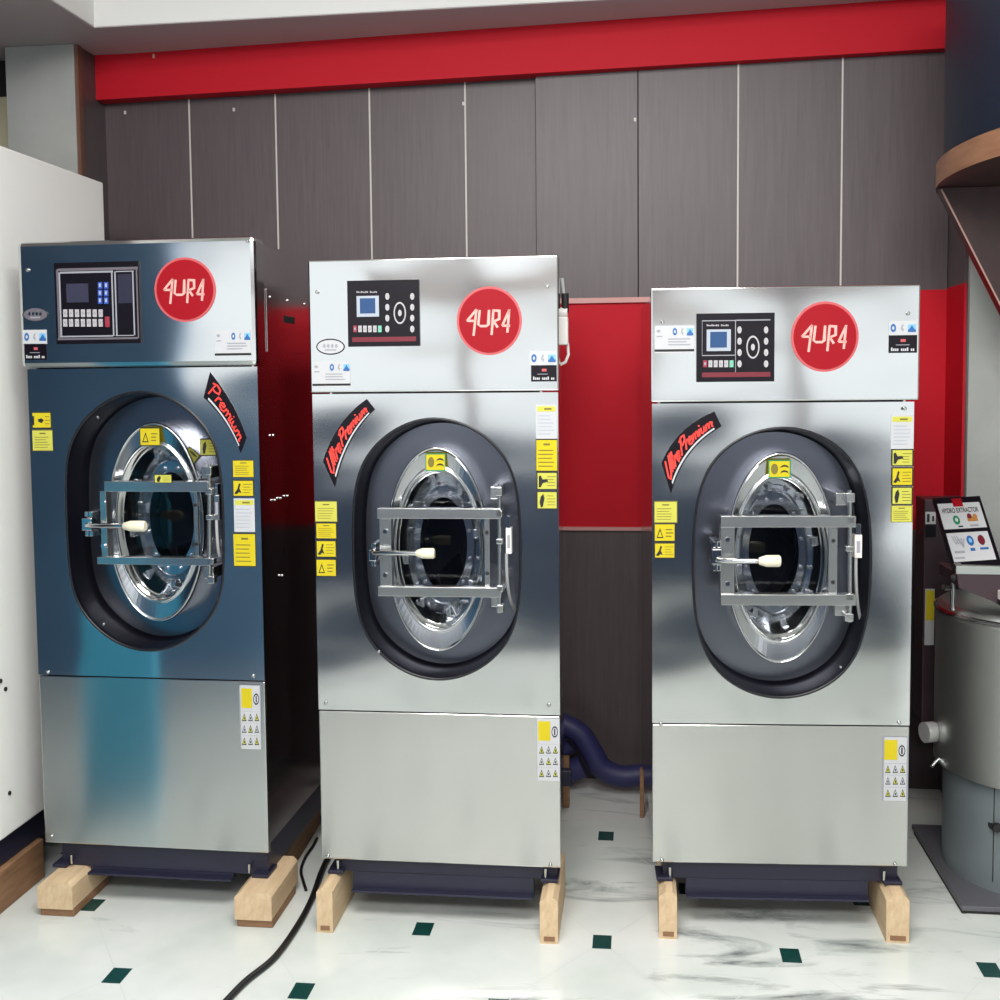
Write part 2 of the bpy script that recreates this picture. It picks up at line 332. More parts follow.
def machine(c):
    mx_ = (c['X0']+c['X1'])/2; rz = math.atan(c['yaw'])
    root = thing('washing_machine', c['label'], 'washing machine', (mx_, c['Y'], 0), rz)
    Ri = Matrix.Rotation(-rz, 3, 'Z'); o_l = Ri @ (CAM-root.location)
    def P(px, py, yl=0.0):
        d = Ri @ ray(px, py); return o_l + d*((yl-o_l.y)/d.y)
    hw = (c['X1']-c['X0'])/2; T, S, S2, B = c['T'], c['S'], c['S2'], c['B']
    part = lambda mb, name, bevel=0, label=None, parent=None: mb.build(name, parent or root, bevel, label)
    D = c.get('D', 0.8)
    # body, header, lower panel
    b = MB(); i_ = c.get('ins', .016); b.box(-hw+i_, -hw+i_+.006, .02, D, B+.004, T-.006, 'steel_side'); b.box(hw-i_-.006, hw-i_, .02, D, B+.004, T-.006, 'steel_side')
    b.box(-hw+i_+.006, hw-i_-.006, D-.006, D, B+.004, T-.006, 'steel_side'); b.box(-hw+i_+.006, hw-i_-.006, .06, D-.006, T-.012, T-.006, 'steel_side'); b.box(-hw+i_+.006, hw-i_-.006, .03, D-.006, B+.004, B+.01, 'steel_side'); part(b, 'body')
    b = MB(); hy = c.get('hy', -.006); hx = c.get('hx', .003)
    b.box(-hw-hx, hw+c.get('hxr', hx), hy, .06, S+.004, T, 'steel')
    part(b, 'header_panel', c.get('hb', .004))
    b = MB(); b.box(-hw, hw, 0, .018, B, S2-.0015, 'steel_low'); part(b, 'lower_panel', .003)
    # front panel with the oval opening
    ox, oy, oc, oa, ob = c['recess']; O = P(ox, oy); ex = abs(P(ox+1, oy).x-O.x); ez = abs(P(ox, oy+1).z-O.z)
    C_, A, Bz = oc*ex, oa*ex, ob*ez; N_ = c.get('sq', 14)
    z0, z1 = S2+.0015, S
    cor = [math.atan2(z-O.z, x-O.x) for x in (-hw, hw) for z in (z0, z1)]
    angs = sorted([2*PI*k/120-PI for k in range(120)]+cor)
    def rad(t):
        re = 1/math.sqrt((math.cos(t)/A)**2+(math.sin(t)/Bz)**2); rc = C_/max(1e-6, abs(math.cos(t)))
        return (re**-N_+rc**-N_)**(-1/N_)
    def rectp(t):
        ct, st = math.cos(t), math.sin(t); k = 1e9
        if ct > 1e-9: k = min(k, (hw-O.x)/ct)
        if ct < -1e-9: k = min(k, (-hw-O.x)/ct)
        if st > 1e-9: k = min(k, (z1-O.z)/st)
        if st < -1e-9: k = min(k, (z0-O.z)/st)
        return (O.x+ct*k, O.z+st*k)
    def oring(sc_, y, grow=0): return [(O.x+math.cos(t)*(rad(t)*sc_+grow), y, O.z+math.sin(t)*(rad(t)*sc_+grow)) for t in angs]
    rr = [(x, 0, z) for x, z in map(rectp, angs)]
    b = MB(); b.rings([[(x, .018, z) for x, _, z in rr], rr], 'steel', False); b.rings([rr, oring(1, 0)], 'steel', False)
    part(b, 'front_panel')
    # pressed recess
    RD = .11
    b = MB(); rg = [oring(1, 0), oring(.996, .004), oring(.99, .015), oring(.982, RD*.7), oring(.972, RD*.93), oring(.955, RD), oring(.55, RD+.002)]
    b.rings(rg[:6], 'recess_wall', True); b.rings(rg[5:], 'recess', False); part(b, 'door_recess')
    b = MB(); rim = []
    for k in range(9):
        a = PI*k/8; rim.append(oring(1, -.0035*math.sin(a), .004*math.cos(a)-.001))
    b.rings(rim, 'gasket', True); part(b, 'recess_gasket')
    # round door
    dx_, dy_, da, db = c['door']; yd = .04; Q = P(dx_, dy_, yd); kx = abs(P(dx_+1, dy_, yd).x-Q.x); kz = abs(P(dx_, dy_+1, yd).z-Q.z)
    A0, B0 = da*kx, db*kz
    def er(fx, fz, y, n=72): return [(Q.x+A0*fx*math.cos(2*PI*k/n), y, Q.z+B0*fz*math.sin(2*PI*k/n)) for k in range(n)]
    b = MB(); b.rings([er(1, 1, RD+.004), er(1.005, 1.003, .045), er(1.0, 1.0, yd), er(.985, .99, yd-.003), er(.97, .979, yd)], 'chrome')
    b.rings([er(.97, .979, yd), er(.955, .967, yd+.003)], 'chrome'); b.rings([er(.955, .967, yd+.003), er(.865, .825, yd+.009)], 'flange', False)
    b.rings([er(.865, .825, yd+.009), er(.858, .812, yd+.003), er(.845, .80, yd), er(.825, .785, yd+.002), er(.81, .77, yd+.01), er(.79, .75, yd+.03)], 'chrome'); door = part(b, 'door')
    b = MB(); b.rings([er(.79, .75, yd+.03), er(.62, .61, yd+.11)], 'chrome'); b.rings([er(.62, .61, yd+.11), er(.60, .59, yd+.106), er(.475, .475, yd+.106)], 'flange', False); b.rings([er(.475, .475, yd+.106), er(.47, .47, yd+.13), er(.47, .47, yd+.17)], 'chrome')
    sl = part(b, 'door_sleeve')
    for k in range(12):
        a = 2*PI*(k+.5)/12; x = Q.x+A0*.535*math.cos(a); z = Q.z+B0*.535*math.sin(a)
        b = MB(); b.tube([(x, yd+.107, z), (x, yd+.098, z)], .0045, 'bar', 8); part(b, 'bolt', 0, None, sl)
    for k in range(8):
        a = 2*PI*(k+.25)/8; x = Q.x+A0*.70*math.cos(a); z = Q.z+B0*.675*math.sin(a)
        b = MB(); b.box(x-.006, x+.006, yd+.058, yd+.09, z-.012, z+.012, 'bar'); part(b, 'clip', .002, None, sl)
    dm = MB()
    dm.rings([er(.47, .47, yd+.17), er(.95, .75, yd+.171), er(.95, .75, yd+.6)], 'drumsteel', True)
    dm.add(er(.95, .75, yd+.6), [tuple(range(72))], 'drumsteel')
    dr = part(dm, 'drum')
    for k in range(3):
        a = 2*PI*k/3+PI/2+.6; p = Vector((Q.x+A0*.9*math.cos(a), 0, Q.z+B0*.7*math.sin(a))); q = Vector((Q.x+A0*.5*math.cos(a), 0, Q.z+B0*.38*math.sin(a))); w_ = (p-q).cross(Vector((0, 1, 0))).normalized()*.035
        b = MB(); b.prism([p-w_+Vector((0, yd+.2, 0)), q+Vector((0, yd+.2, 0)), p+w_+Vector((0, yd+.2, 0))], (0, .38, 0), 'drumsteel'); part(b, 'lifter', 0, None, dr)
    b = MB(); b.rings([er(.785, .745, yd+.034), er(.3, .28, yd+.033)], 'glass', True, False, True); part(b, 'door_glass')
    # bars, plates, hinge, latch, handle, switch
    yb0, yb1 = -.022, .0
    def rect(px0, py0, px1, py1, ya): a = P(px0, py0, ya); q = P(px1, py1, ya); return a.x, q.x, q.z, a.z
    def slab(name, r, ya, yb, m_, bevel=.0015, parent=None, label=None):
        x0, x1, za, zb = rect(*r, ya); b = MB(); b.box(x0, x1, ya, yb, za, zb, m_); return part(b, name, bevel, label, parent)
    for r in c['bars']:
        x0, x1, za, zb = rect(*r, yb0); b = MB()
        b.box(x0, x1, yb0, yb0+.006, za, zb, 'bar'); b.box(x0, x1, yb0+.006, yb1+.01, zb-.005, zb, 'bar'); b.box(x0, x1, yb0+.006, yb1+.01, za, za+.005, 'bar')
        part(b, 'door_bar', .001)
    lp = slab('latch_plate', c['lplate'], -.012, .02, 'bar')
    for f in (.18, .82):
        px = (c['lplate'][0]+c['lplate'][2])/2; py = c['lplate'][1]*(1-f)+c['lplate'][3]*f; p = P(px, py, -.012)
        b = MB(); b.tube([p, p-Vector((0, .006, 0))], .006, 'chrome', 8); part(b, 'bolt', 0, None, lp)
    x0, x1, za, zb = rect(*c['latch'], -.03); xm = (x0+x1)/2; zm = (za+zb)/2; h = zb-za
    b = MB(); b.box(x0, x1, -.03, .0, zm-h*.25, zm+h*.25, 'chrome'); b.box(x0+.004, x1-.002, -.02, .07, za, za+h*.22, 'chrome'); b.box(x0+.004, x1-.002, -.02, .07, zb-h*.22, zb, 'chrome')
    b.tube([(xm, -.015, za), (xm, -.015, zb)], .006, 'chrome'); part(b, 'latch_block', .002)
    gx0, gy0, gx1, gy1 = c['grip']; g0 = P(gx0, (gy0+gy1)/2, -.05); g1 = P(gx1, (gy0+gy1)/2, -.05); gr = (P(gx0, gy0, -.05).z-P(gx0, gy1, -.05).z)/2
    b = MB(); b.tube([(xm, -.025, g0.z), (xm+.01, -.05, g0.z), g0], .0062, 'chrome'); hd = part(b, 'handle')
    b = MB(); L = g1.x-g0.x
    b.tube([g0, g0+Vector((L*.04, 0, 0)), g0+Vector((L*.35, 0, 0)), g0+Vector((L*.93, 0, 0)), g0+Vector((L, 0, 0))], [gr*.4, gr*.62, gr*.98, gr, gr*.8], 'ivory', 16); part(b, 'handle_grip', 0, 'ivory plastic handle grip', hd)
    hx0, hy0, hx1, hy1 = c['hinge']; p0 = P((hx0+hx1)/2, hy0, -.01); p1 = P((hx0+hx1)/2, hy1, -.01); hwid = abs(P(hx1, hy0).x-P(hx0, hy0).x)/2
    b = MB(); b.tube([p0, p1], hwid*.55, 'bar', 12)
    hh = p0.z-p1.z
    for f, ln in ((.02, .07), (.2, .05), (.42, .04), (.78, .05), (.93, .06)):
        z = p0.z-hh*f; b.box(p0.x-hwid, p0.x+hwid, -.022, .004, z-ln*hh, z, 'bar')
    for f in (.06, .90):
        z = p0.z-hh*f; b.box(p0.x-hwid*3, p0.x, .0, RD, z-.02, z+.012, 'bar')
    part(b, 'hinge_post', .002)
    x0, x1, za, zb = rect(*c['hplate'], -.004)
    b = MB(); b.box(x0, x1, -.004, .004, za, zb, 'bar'); hp = part(b, 'hinge_plate', .001)
    for f in (.2, .8):
        z = za+(zb-za)*f; b = MB(); b.tube([((x0+x1)/2, -.004, z), ((x0+x1)/2, -.0052, z)], .005, 'ink', 10); part(b, 'bolt_hole', 0, None, hp)
    sx0, sy0, sx1, sy1 = c['switch']; x0, x1, za, zb = rect(sx0, sy0, sx1, sy1, -.005); ht = zb-za
    b = MB(); b.box(x0, x1, -.005, .03, za, za+ht*.68, 'whiteplastic' if c.get('sw_light') else 'bar'); b.box(x0+.003, x1-.003, -.003, .02, za+ht*.68, zb, 'chrome')
    b.box(x0+.25*(x1-x0), x0+.75*(x1-x0), -.0056, -.004, za+ht*.15, za+ht*.5, 'inkpale'); sw = part(b, 'door_switch', .002)
    b = MB(); cp = [P(x, y, yl) for x, y, yl in c['cable']]
    pts = [bez(cp[0], cp[1], cp[2], k/14) for k in range(15)]; b.tube(pts, .0042, 'greycable', 8); part(b, 'switch_cable')
    # control panel
    x0, y0, x1, y1 = c['panel']
    pa = lambda u, v, yl: P(x0+(x1-x0)*u, y0+(y1-y0)*v, yl)
    def pbox(mb, u0, v0, u1, v1, ya, yb, m_):
        a = pa(u0, v0, ya); q = pa(u1, v1, ya); mb.box(a.x, q.x, ya, yb, q.z, a.z, m_)
    def pell(mb, u, v, ru, rv, ya, yb, m_, n=20):
        ce_ = pa(u, v, ya); e1 = abs(pa(u+ru, v, ya).x-ce_.x); e2 = abs(pa(u, v+rv, ya).z-ce_.z)
        mb.prism([(ce_.x+e1*math.cos(2*PI*k/n), ya, ce_.z+e2*math.sin(2*PI*k/n)) for k in range(n)], (0, yb-ya, 0), m_)
    y_ = hy
    b = MB(); pbox(b, 0, 0, 1, 1, y_-.006, y_, 'dark')
    def frame(mb, u0, v0, u1, v1, tu, tv, yl, m_):
        pbox(mb, u0, v0, u1, v0+tv, yl, yl+.0008, m_); pbox(mb, u0, v1-tv, u1, v1, yl, yl+.0008, m_); pbox(mb, u0, v0+tv, u0+tu, v1-tv, yl, yl+.0008, m_); pbox(mb, u1-tu, v0+tv, u1, v1-tv, yl, yl+.0008, m_)
    if c['kind'] == 'a':
        frame(b, .045, .07, .965, .95, .008, .01, y_-.0066, 'silverline'); frame(b, .07, .11, .68, .92, .006, .008, y_-.0064, 'inkpale'); frame(b, .71, .10, .92, .91, .006, .008, y_-.0064, 'inkpale')
        pbox(b, .73, .14, .90, .50, y_-.0065, y_-.006, 'frame')
        cp_ = part(b, 'control_panel', .001)
        b = MB(); pbox(b, .14, .26, .40, .49, y_-.0075, y_-.006, 'lcdgrey'); part(b, 'display_screen', 0, 'dim grey display screen', cp_)
        for i in range(7):
            for j in range(2):
                b = MB(); u = .105+.068*i; v = .58+.12*j; pbox(b, u, v, u+.048, v+.095, y_-.0085, y_-.006, 'btn'); pbox(b, u+.014, v+.03, u+.034, v+.06, y_-.0088, y_-.0084, 'inkpale'); part(b, 'button', .0006, None, cp_)
        for i in range(2):
            for j in range(3):
                b = MB(); u = .505+.07*i; v = .24+.095*j; pbox(b, u, v, u+.05, v+.08, y_-.0085, y_-.006, 'btnblue'); pbox(b, u+.012, v+.015, u+.036, v+.06, y_-.0088, y_-.0084, 'bezel'); part(b, 'button', .0006, 'blue button', cp_)
        b = MB(); pbox(b, .585, .67, .64, .80, y_-.0085, y_-.006, 'btnred'); part(b, 'button', .0006, 'red button', cp_)
    else:
        pbox(b, .07, .87, .95, .93, y_-.0064, y_-.006, 'maroon')
        if c['kind'] == 'c':
            frame(b, .07, .10, .50, .62, .004, .008, y_-.0063, 'inkpale'); pbox(b, .5, .1, .504, .9, y_-.0063, y_-.006, 'inkpale'); pbox(b, .5, .09, .95, .1, y_-.0063, y_-.006, 'inkpale')
        for k in range(14):
            if k in (8,): continue
            u = .13+.0205*k; pbox(b, u, .158+.006*(k % 3), u+.014, .185, y_-.0064, y_-.006, 'btn')
        cp_ = part(b, 'control_panel', .001)
        b = MB(); pbox(b, .13, .235, .44, .55, y_-.0075, y_-.006, 'bezel'); pbox(b, .175, .27, .39, .50, y_-.0079, y_-.007, 'lcd'); part(b, 'display_screen', 0, 'blue display in pale frame', cp_)
        for i in range(6):
            b = MB(); u = .085+.068*i; m_ = 'btnred' if i == 0 else 'btngreen' if i == 5 else 'btn'
            pbox(b, u, .69, u+.05, .79, y_-.0085, y_-.006, m_); pbox(b, u+.013, .72, u+.035, .76, y_-.0088, y_-.0084, 'inkpale'); part(b, 'button', .0006, {'btnred': 'red button', 'btngreen': 'green button'}.get(m_), cp_)
        for u in (.553, .895):
            for j in range(4):
                b = MB(); pell(b, u, .24+.167*j, .028, .052, y_-.0085, y_-.006, 'btn'); pell(b, u+.004, .245+.167*j, .007, .015, y_-.0089, y_-.0084, 'inkpale', 8); part(b, 'button', 0, 'round white button', cp_)
        b = MB(); pell(b, .725, .495, .085, .17, y_-.0072, y_-.006, 'btn', 40); pell(b, .725, .495, .068, .143, y_-.0076, y_-.007, 'dark', 40); pell(b, .725, .495, .025, .05, y_-.009, y_-.007, 'btn'); part(b, 'dial', 0, 'round dial with white ring', cp_)
    # oval badge
    lx, ly, la, lb = c['logo']; g = P(lx, ly, y_); e1 = abs(P(lx+la, ly, y_).x-g.x); e2 = abs(P(lx, ly+lb, y_).z-g.z)
    ell = lambda k1, y, n=64: [(g.x+e1*k1*math.cos(2*PI*k/n), y, g.z+e2*k1*math.sin(2*PI*k/n)) for k in range(n)]
    b = MB(); b.prism(ell(1.04, y_-.002), (0, .002, 0), 'logopink'); b.prism(ell(.965, y_-.003), (0, .001, 0), 'logored'); lg = part(b, 'logo_badge', 0, 'red oval badge with pale letters')
    b = MB(); wpx, hpx = e1*1.48, e2*.76
    for st in AURA:
        L_, R_ = ribbon2([(g.x+(u-.48)*wpx, g.z+(v-.56)*hpx*1.05) for u, v in st], e1*.075)
        b.rings([[(p.x, y_-.0038, p.y) for p in L_], [(p.x, y_-.0038, p.y) for p in R_]], 'logotext', False, closed=False)
    part(b, 'badge_lettering', 0, None, lg)
    # curved series badge with brush script
    o0, o1, o2, i0, i1, i2 = c['arc']; yl = -.0012; n = 24
    OO = [bez(o0, o1, o2, k/n) for k in range(n+1)]; II = [bez(i0, i1, i2, k/n) for k in range(n+1)]
    b = MB()
    fo = [P(p.x, p.y, yl) for p in OO]; fi = [P(p.x, p.y, yl) for p in II]
    b.rings([[Vector((p.x, 0, p.z)) for p in fo], fo, fi, [Vector((p.x, 0, p.z)) for p in fi]], 'dark', False, closed=False)
    l1 = [fi[k].lerp(fo[k], .07)-Vector((0, .0006, 0)) for k in range(2, n-1)]; l2 = [fi[k].lerp(fo[k], .16)-Vector((0, .0006, 0)) for k in range(2, n-1)]
    b.rings([l1, l2], 'paper', False, closed=False); sb = part(b, 'series_badge', 0, 'curved black badge with red script')
    b = MB(); txt = c['text']; tot = sum(ADV[ch] for ch in txt); x = 0
    for ch in txt:
        for st in GL[ch]:
            sp = []
            for k in range(len(st)-1):
                for q in range(3): sp.append(Vector(st[k]).lerp(Vector(st[k+1]), q/3))
            sp.append(Vector(st[-1])); m2 = []
            for q in sp:
                s_ = .05+.9*(x+q.x+.15*q.y)/(tot+.15); t_ = .27+.6*q.y; f = max(0, min(n-.001, s_*n)); k = int(f)
                a = fi[k].lerp(fi[k+1], f-k); z = fo[k].lerp(fo[k+1], f-k); w = a.lerp(z, t_); m2.append((w.x, w.z))
            L_, R_ = ribbon2(m2, .0044)
            b.rings([[(p.x, yl-.0008, p.y) for p in L_], [(p.x, yl-.0008, p.y) for p in R_]], 'script', False, closed=False)
        x += ADV[ch]
    part(b, 'badge_lettering', 0, None, sb)
    # stickers
    for kind, X0, Y0, X1, Y1, yl in c['labels']:
        sticker(root, P, kind, X0, Y0, X1, Y1, yl)
    # screws
    for px, py in c['screws']:
        p = P(px, py, 0 if py > c['panel'][3]+30 else hy); b = MB(); b.tube([p, p-Vector((0, .004, 0)), p-Vector((0, .006, 0))], [.0048, .0048, .0025], 'bar', 10); part(b, 'screw')
    # base frame standing on the timber
    fb = c['FB']; b = MB(); b.box(-hw+.03, hw-.015, .035, .055, fb, B+.006, 'frame'); fm = c['FM']
    b.box(-hw+.03, -hw+.07, .04, D-.03, fb, B+.006, 'frame'); b.box(hw-max(.055, i_+.02), hw-max(.015, i_), .04, D-.03, fb, B+.006, 'frame'); b.box(-hw+.03, hw-.015, D-.06, D-.03, fb, B+.006, 'frame')
    # bolt lugs over the timber
    b.box(-hw+.012, -hw+.055, .012, .09, fb, fb+.01, 'frame'); b.box(hw-.055, hw-.008, .012, .09, fb, fb+.01, 'frame')
    part(b, 'base_frame', .002); b = MB(); b.box(-hw+fm, hw-fm, .035, .055, c['FC'], fb, 'frame'); b.box(-hw+fm, hw-fm, .015, .05, c['FC'], c['FC']+.006, 'frame'); part(b, 'cross_channel', .001)
    for px, py in c['bolts']:
        p = P(px, py, .02); b = MB(); b.tube([(p.x, .022, fb+.01), (p.x, .022, max(p.z, fb+.035))], .004, 'bar', 8); part(b, 'anchor_bolt')
    return root, P

def sticker(root, P, kind, X0, Y0, X1, Y1, yl):
    b = MB(); q = lambda u, v, y: P(X0+(X1-X0)*u, Y0+(Y1-Y0)*v, y)
    def bx(u0, v0, u1, v1, y, m_, th=.0006):
        a = q(u0, v0, y); z = q(u1, v1, y); b.box(min(a.x, z.x), max(a.x, z.x), y, y+th, z.z, a.z, m_)
    def poly(pts, y, m_):
        b.prism([q(u, v, y) for u, v in pts], (0, .0005, 0), m_)
    def disc(u, v, ru, rv, y, m_, n=14): poly([(u+ru*math.cos(2*PI*k/n), v+rv*math.sin(2*PI*k/n)) for k in range(n)], y, m_)
    y1 = yl-.001; y2 = yl-.0014; y3 = yl-.0018; rnd = random.Random(int(X0*7+Y0*13))
    def lines(u0, v0, u1, v1, n, m_, th=.4, y=y2):
        for k in range(n):
            dv = (v1-v0)/n; bx(u0, v0+dv*(k+.3), u0+(u1-u0)*(.7+.3*rnd.random()), v0+dv*(k+.3+th), y, m_, .0004)
    def border(w, h, m_):
        bx(0, 0, 1, h, y2, m_); bx(0, 1-h, 1, 1, y2, m_); bx(0, h, w, 1-h, y2, m_); bx(1-w, h, 1, 1-h, y2, m_)
    name = 'warning_label'
    if kind == 'text':
        bx(0, 0, 1, 1, y1, 'yellow'); border(.03, .035, 'ink'); bx(.35, .14, .65, .2, y2, 'inkgrey'); lines(.12, .3, .88, .9, 5, 'inkgrey', .25)
    elif kind == 'lime':
        bx(0, 0, 1, 1, y1, 'lime'); border(.03, .035, 'inkgrey'); bx(.35, .14, .65, .2, y2, 'inkgrey'); lines(.12, .3, .88, .9, 5, 'inkgrey', .22)
    elif kind in ('icon', 'foot', 'hand'):
        bx(0, 0, 1, 1, y1, 'yellow' if kind == 'icon' else 'lime'); border(.05, .06, 'ink')
        if kind == 'icon': poly([(.08, .8), (.22, .55), (.3, .2), (.38, .25), (.32, .5), (.42, .8), (.3, .72), (.2, .85)], y2, 'ink')
        elif kind == 'hand': poly([(.1, .25), (.2, .2), (.28, .42), (.5, .4), (.55, .55), (.3, .62), (.2, .85), (.1, .85)], y2, 'ink')
        else: poly([(.2, .3), (.32, .15), (.38, .4), (.3, .85), (.2, .9), (.14, .6)], y2, 'ink')
        lines(.5, .2, .92, .85, 4, 'inkgrey', .22)
    elif kind == 'drop':
        bx(0, 0, 1, 1, y1, 'yellow'); border(.04, .05, 'ink'); bx(0, .25, .12, .8, y2, 'ink'); poly([(.3, .45), (.5, .38), (.62, .5), (.5, .68), (.34, .6)], y2, 'ink'); lines(.68, .2, .93, .85, 3, 'inkgrey', .2)
    elif kind == 'tri':
        bx(0, 0, 1, 1, y1, 'yellow'); border(.04, .05, 'ink')
        for a, z in (((.28, .2), .3),): L_ = [(.12, .8), (.28, .25), (.44, .8)]; poly(L_, y2, 'ink'); poly([(.18, .74), (.28, .4), (.38, .74)], y3, 'yellow')
        lines(.55, .25, .9, .8, 3, 'inkgrey', .35)
    elif kind == 'waves':
        bx(0, 0, 1, 1, y1, 'yellow'); border(.05, .06, 'green'); disc(.28, .5, .16, .3, y2, 'inkgrey')
        for v in (.36, .66):
            poly([(.52, v+.1), (.6, v-.05), (.72, v-.1), (.86, v-.05), (.92, v+.1), (.84, v+.04), (.72, v), (.6, v+.04)], y2, 'ink')
    elif kind == 'white':
        bx(0, 0, 1, 1, y1, 'paper'); bx(.06, .05, .94, .2, y2, 'lime'); bx(.4, .1, .75, .15, y3, 'inkgrey'); lines(.1, .28, .9, .92, 6, 'bezel', .25)
    elif kind == 'picto':
        name = 'safety_label'; bx(0, 0, 1, 1, y1, 'paper'); border(.025, .01, 'inkpale'); bx(.05, .05, .58, .36, y2, 'yellow')
        disc(.77, .22, .14, .09, y2, 'ink'); disc(.77, .22, .105, .066, y3, 'paper'); bx(.74, .17, .8, .27, y3-.0003, 'ink')
        for v in (.42, .6, .79): bx(.05, v-.01, .95, v-.002, y2, 'inkpale')
        for r_, v in enumerate((.5, .68, .87)):
            for k, u in enumerate((.2, .5, .8)):
                poly([(u-.11, v+.06), (u, v-.06), (u+.11, v+.06)], y2, 'ink'); poly([(u-.075, v+.045), (u, v-.035), (u+.075, v+.045)], y3, 'paper' if (k+r_) % 2 else 'lime'); bx(u-.02, v, u+.025, v+.035, y3-.0003, 'ink')
    elif kind in ('card', 'icons'):
        name = 'info_sticker'; bx(0, 0, 1, 1, y1, 'paper'); h = .5 if kind == 'card' else 1.0; o = 0 if kind == 'icons' else .42; w = 1-o
        disc(o+.16*w, .22 if h < 1 else .5, .10*w, .14 if h < 1 else .3, y2, 'blue'); disc(o+.16*w, .22 if h < 1 else .5, .04*w, .06 if h < 1 else .12, y3, 'paper')
        v = .22 if h < 1 else .5; poly([(o+.46*w, v-.12*h*2), (o+.54*w, v-.12*h*2), (o+.48*w, v), (o+.54*w, v+.05), (o+.5*w, v+.14*h*2), (o+.42*w, v+.05*h)], y2, 'inkpale')
        bx(o+.68*w, v-.13*h*2, o+.96*w, v+.14*h*2, y2, 'skyblue'); poly([(o+.72*w, v+.1*h), (o+.82*w, v-.1*h*2), (o+.92*w, v+.1*h)], y3, 'blue'); bx(o+.68*w, v+.05*h*2, o+.96*w, v+.14*h*2, y3, 'blue')
        if kind == 'card':
            disc(.1, .2, .05, .06, y2, 'inkpale'); lines(.05, .34, .2, .46, 1, 'inkpale'); lines(.34, .44, .92, .76, 3, 'inkpale', .35); bx(0, .88, 1, .95, y2, 'ink')
    elif kind == 'dark':
        name = 'maker_sticker'; bx(0, 0, 1, 1, y1, 'dark'); bx(.42, .22, .6, .38, y2, 'logopink'); lines(.25, .5, .75, .62, 1, 'inkpale', .25)
        for k in range(12):
            if k not in (4, 9): bx(.08+.07*k, .7 if k % 4 == 0 else .76, .08+.07*k+.05, .9, y2, 'paper')
    elif kind in ('oval', 'ovald'):
        name = 'oval_sticker'; disc(.5, .5, .5, .5, y1, 'dark' if kind == 'oval' else 'steel_side', 32); disc(.5, .5, .46, .42, y2, 'paper' if kind == 'oval' else 'silverline', 32); 
        for k in range(4): disc(.28+.14*k, .45, .05, .12, y3, 'inkpale' if kind == 'oval' else 'steel_side'); 
        bx(.3, .66, .7, .74, y3, 'inkgrey' if 0 else 'inkpale')
    b.build(name, root)

RL = .07   # depth of labels stuck on the recess plate
m1, P1 = machine(dict(label='tallest steel washing machine, beside the white cabinet, with a wide keypad panel', X0=-1.6415, X1=-.9944, Y=2.9695, yaw=-.0207, T=1.8255, S=1.4875, S2=.648, B=.1749, FB=.0985, FC=.082, FM=.115, D=.86,
    kind='a', hy=-.02, hx=.007, hb=.012, recess=(144.2, 522.2, 79.2, 92, 129.4), door=(155.7, 522.8, 48.3, 99.5),
    bars=[(104, 481.4, 208, 492), (97, 557, 210, 565.7)], lplate=(99.5, 491, 108, 558), latch=(81, 512, 92, 537), grip=(123, 520.5, 145.6, 531.5),
    hinge=(206, 464, 212.5, 584), hplate=(193, 492, 199, 557), switch=(213.5, 484, 219.5, 520), cable=[(216.5, 520, 0), (217, 545, 0), (219.5, 556, .02)],
    panel=(53.8, 263, 140.8, 343), logo=(185.2, 289.8, 29.5, 31),
    arc=((210, 372), (234, 400), (246.5, 437.5), (203.5, 397.5), (228, 420), (240.6, 453)), text='Premium',
    labels=[('ovald', 22.4, 307, 48, 322, -.02), ('icons', 22.7, 330, 47, 343.8, -.02), ('dark', 24.3, 343.8, 46.7, 359.8, -.02), ('card', 214.7, 330.5, 251, 356.5, -.02),
            ('drop', 32, 412, 51, 428.4, 0), ('lime', 32.2, 429.8, 52.8, 451, 0), ('tri', 139.8, 427.5, 160, 446, .036), ('foot', 200, 438.6, 217, 456, .107), ('foot', 154, 474.5, 172, 483, -.022),
            ('text', 232.6, 460, 253.8, 477.6, 0), ('icon', 232.6, 479.8, 253.8, 496.8, 0), ('white', 233.6, 498.4, 255, 532, 0), ('text', 233.3, 533, 255.7, 567, 0), ('picto', 240, 685, 261, 749.5, 0)],
    screws=[(28, 270), (248, 241), (48, 672), (253, 676), (52, 836), (98, 417), (104, 624)], bolts=[(71, 855), (249, 866)]))
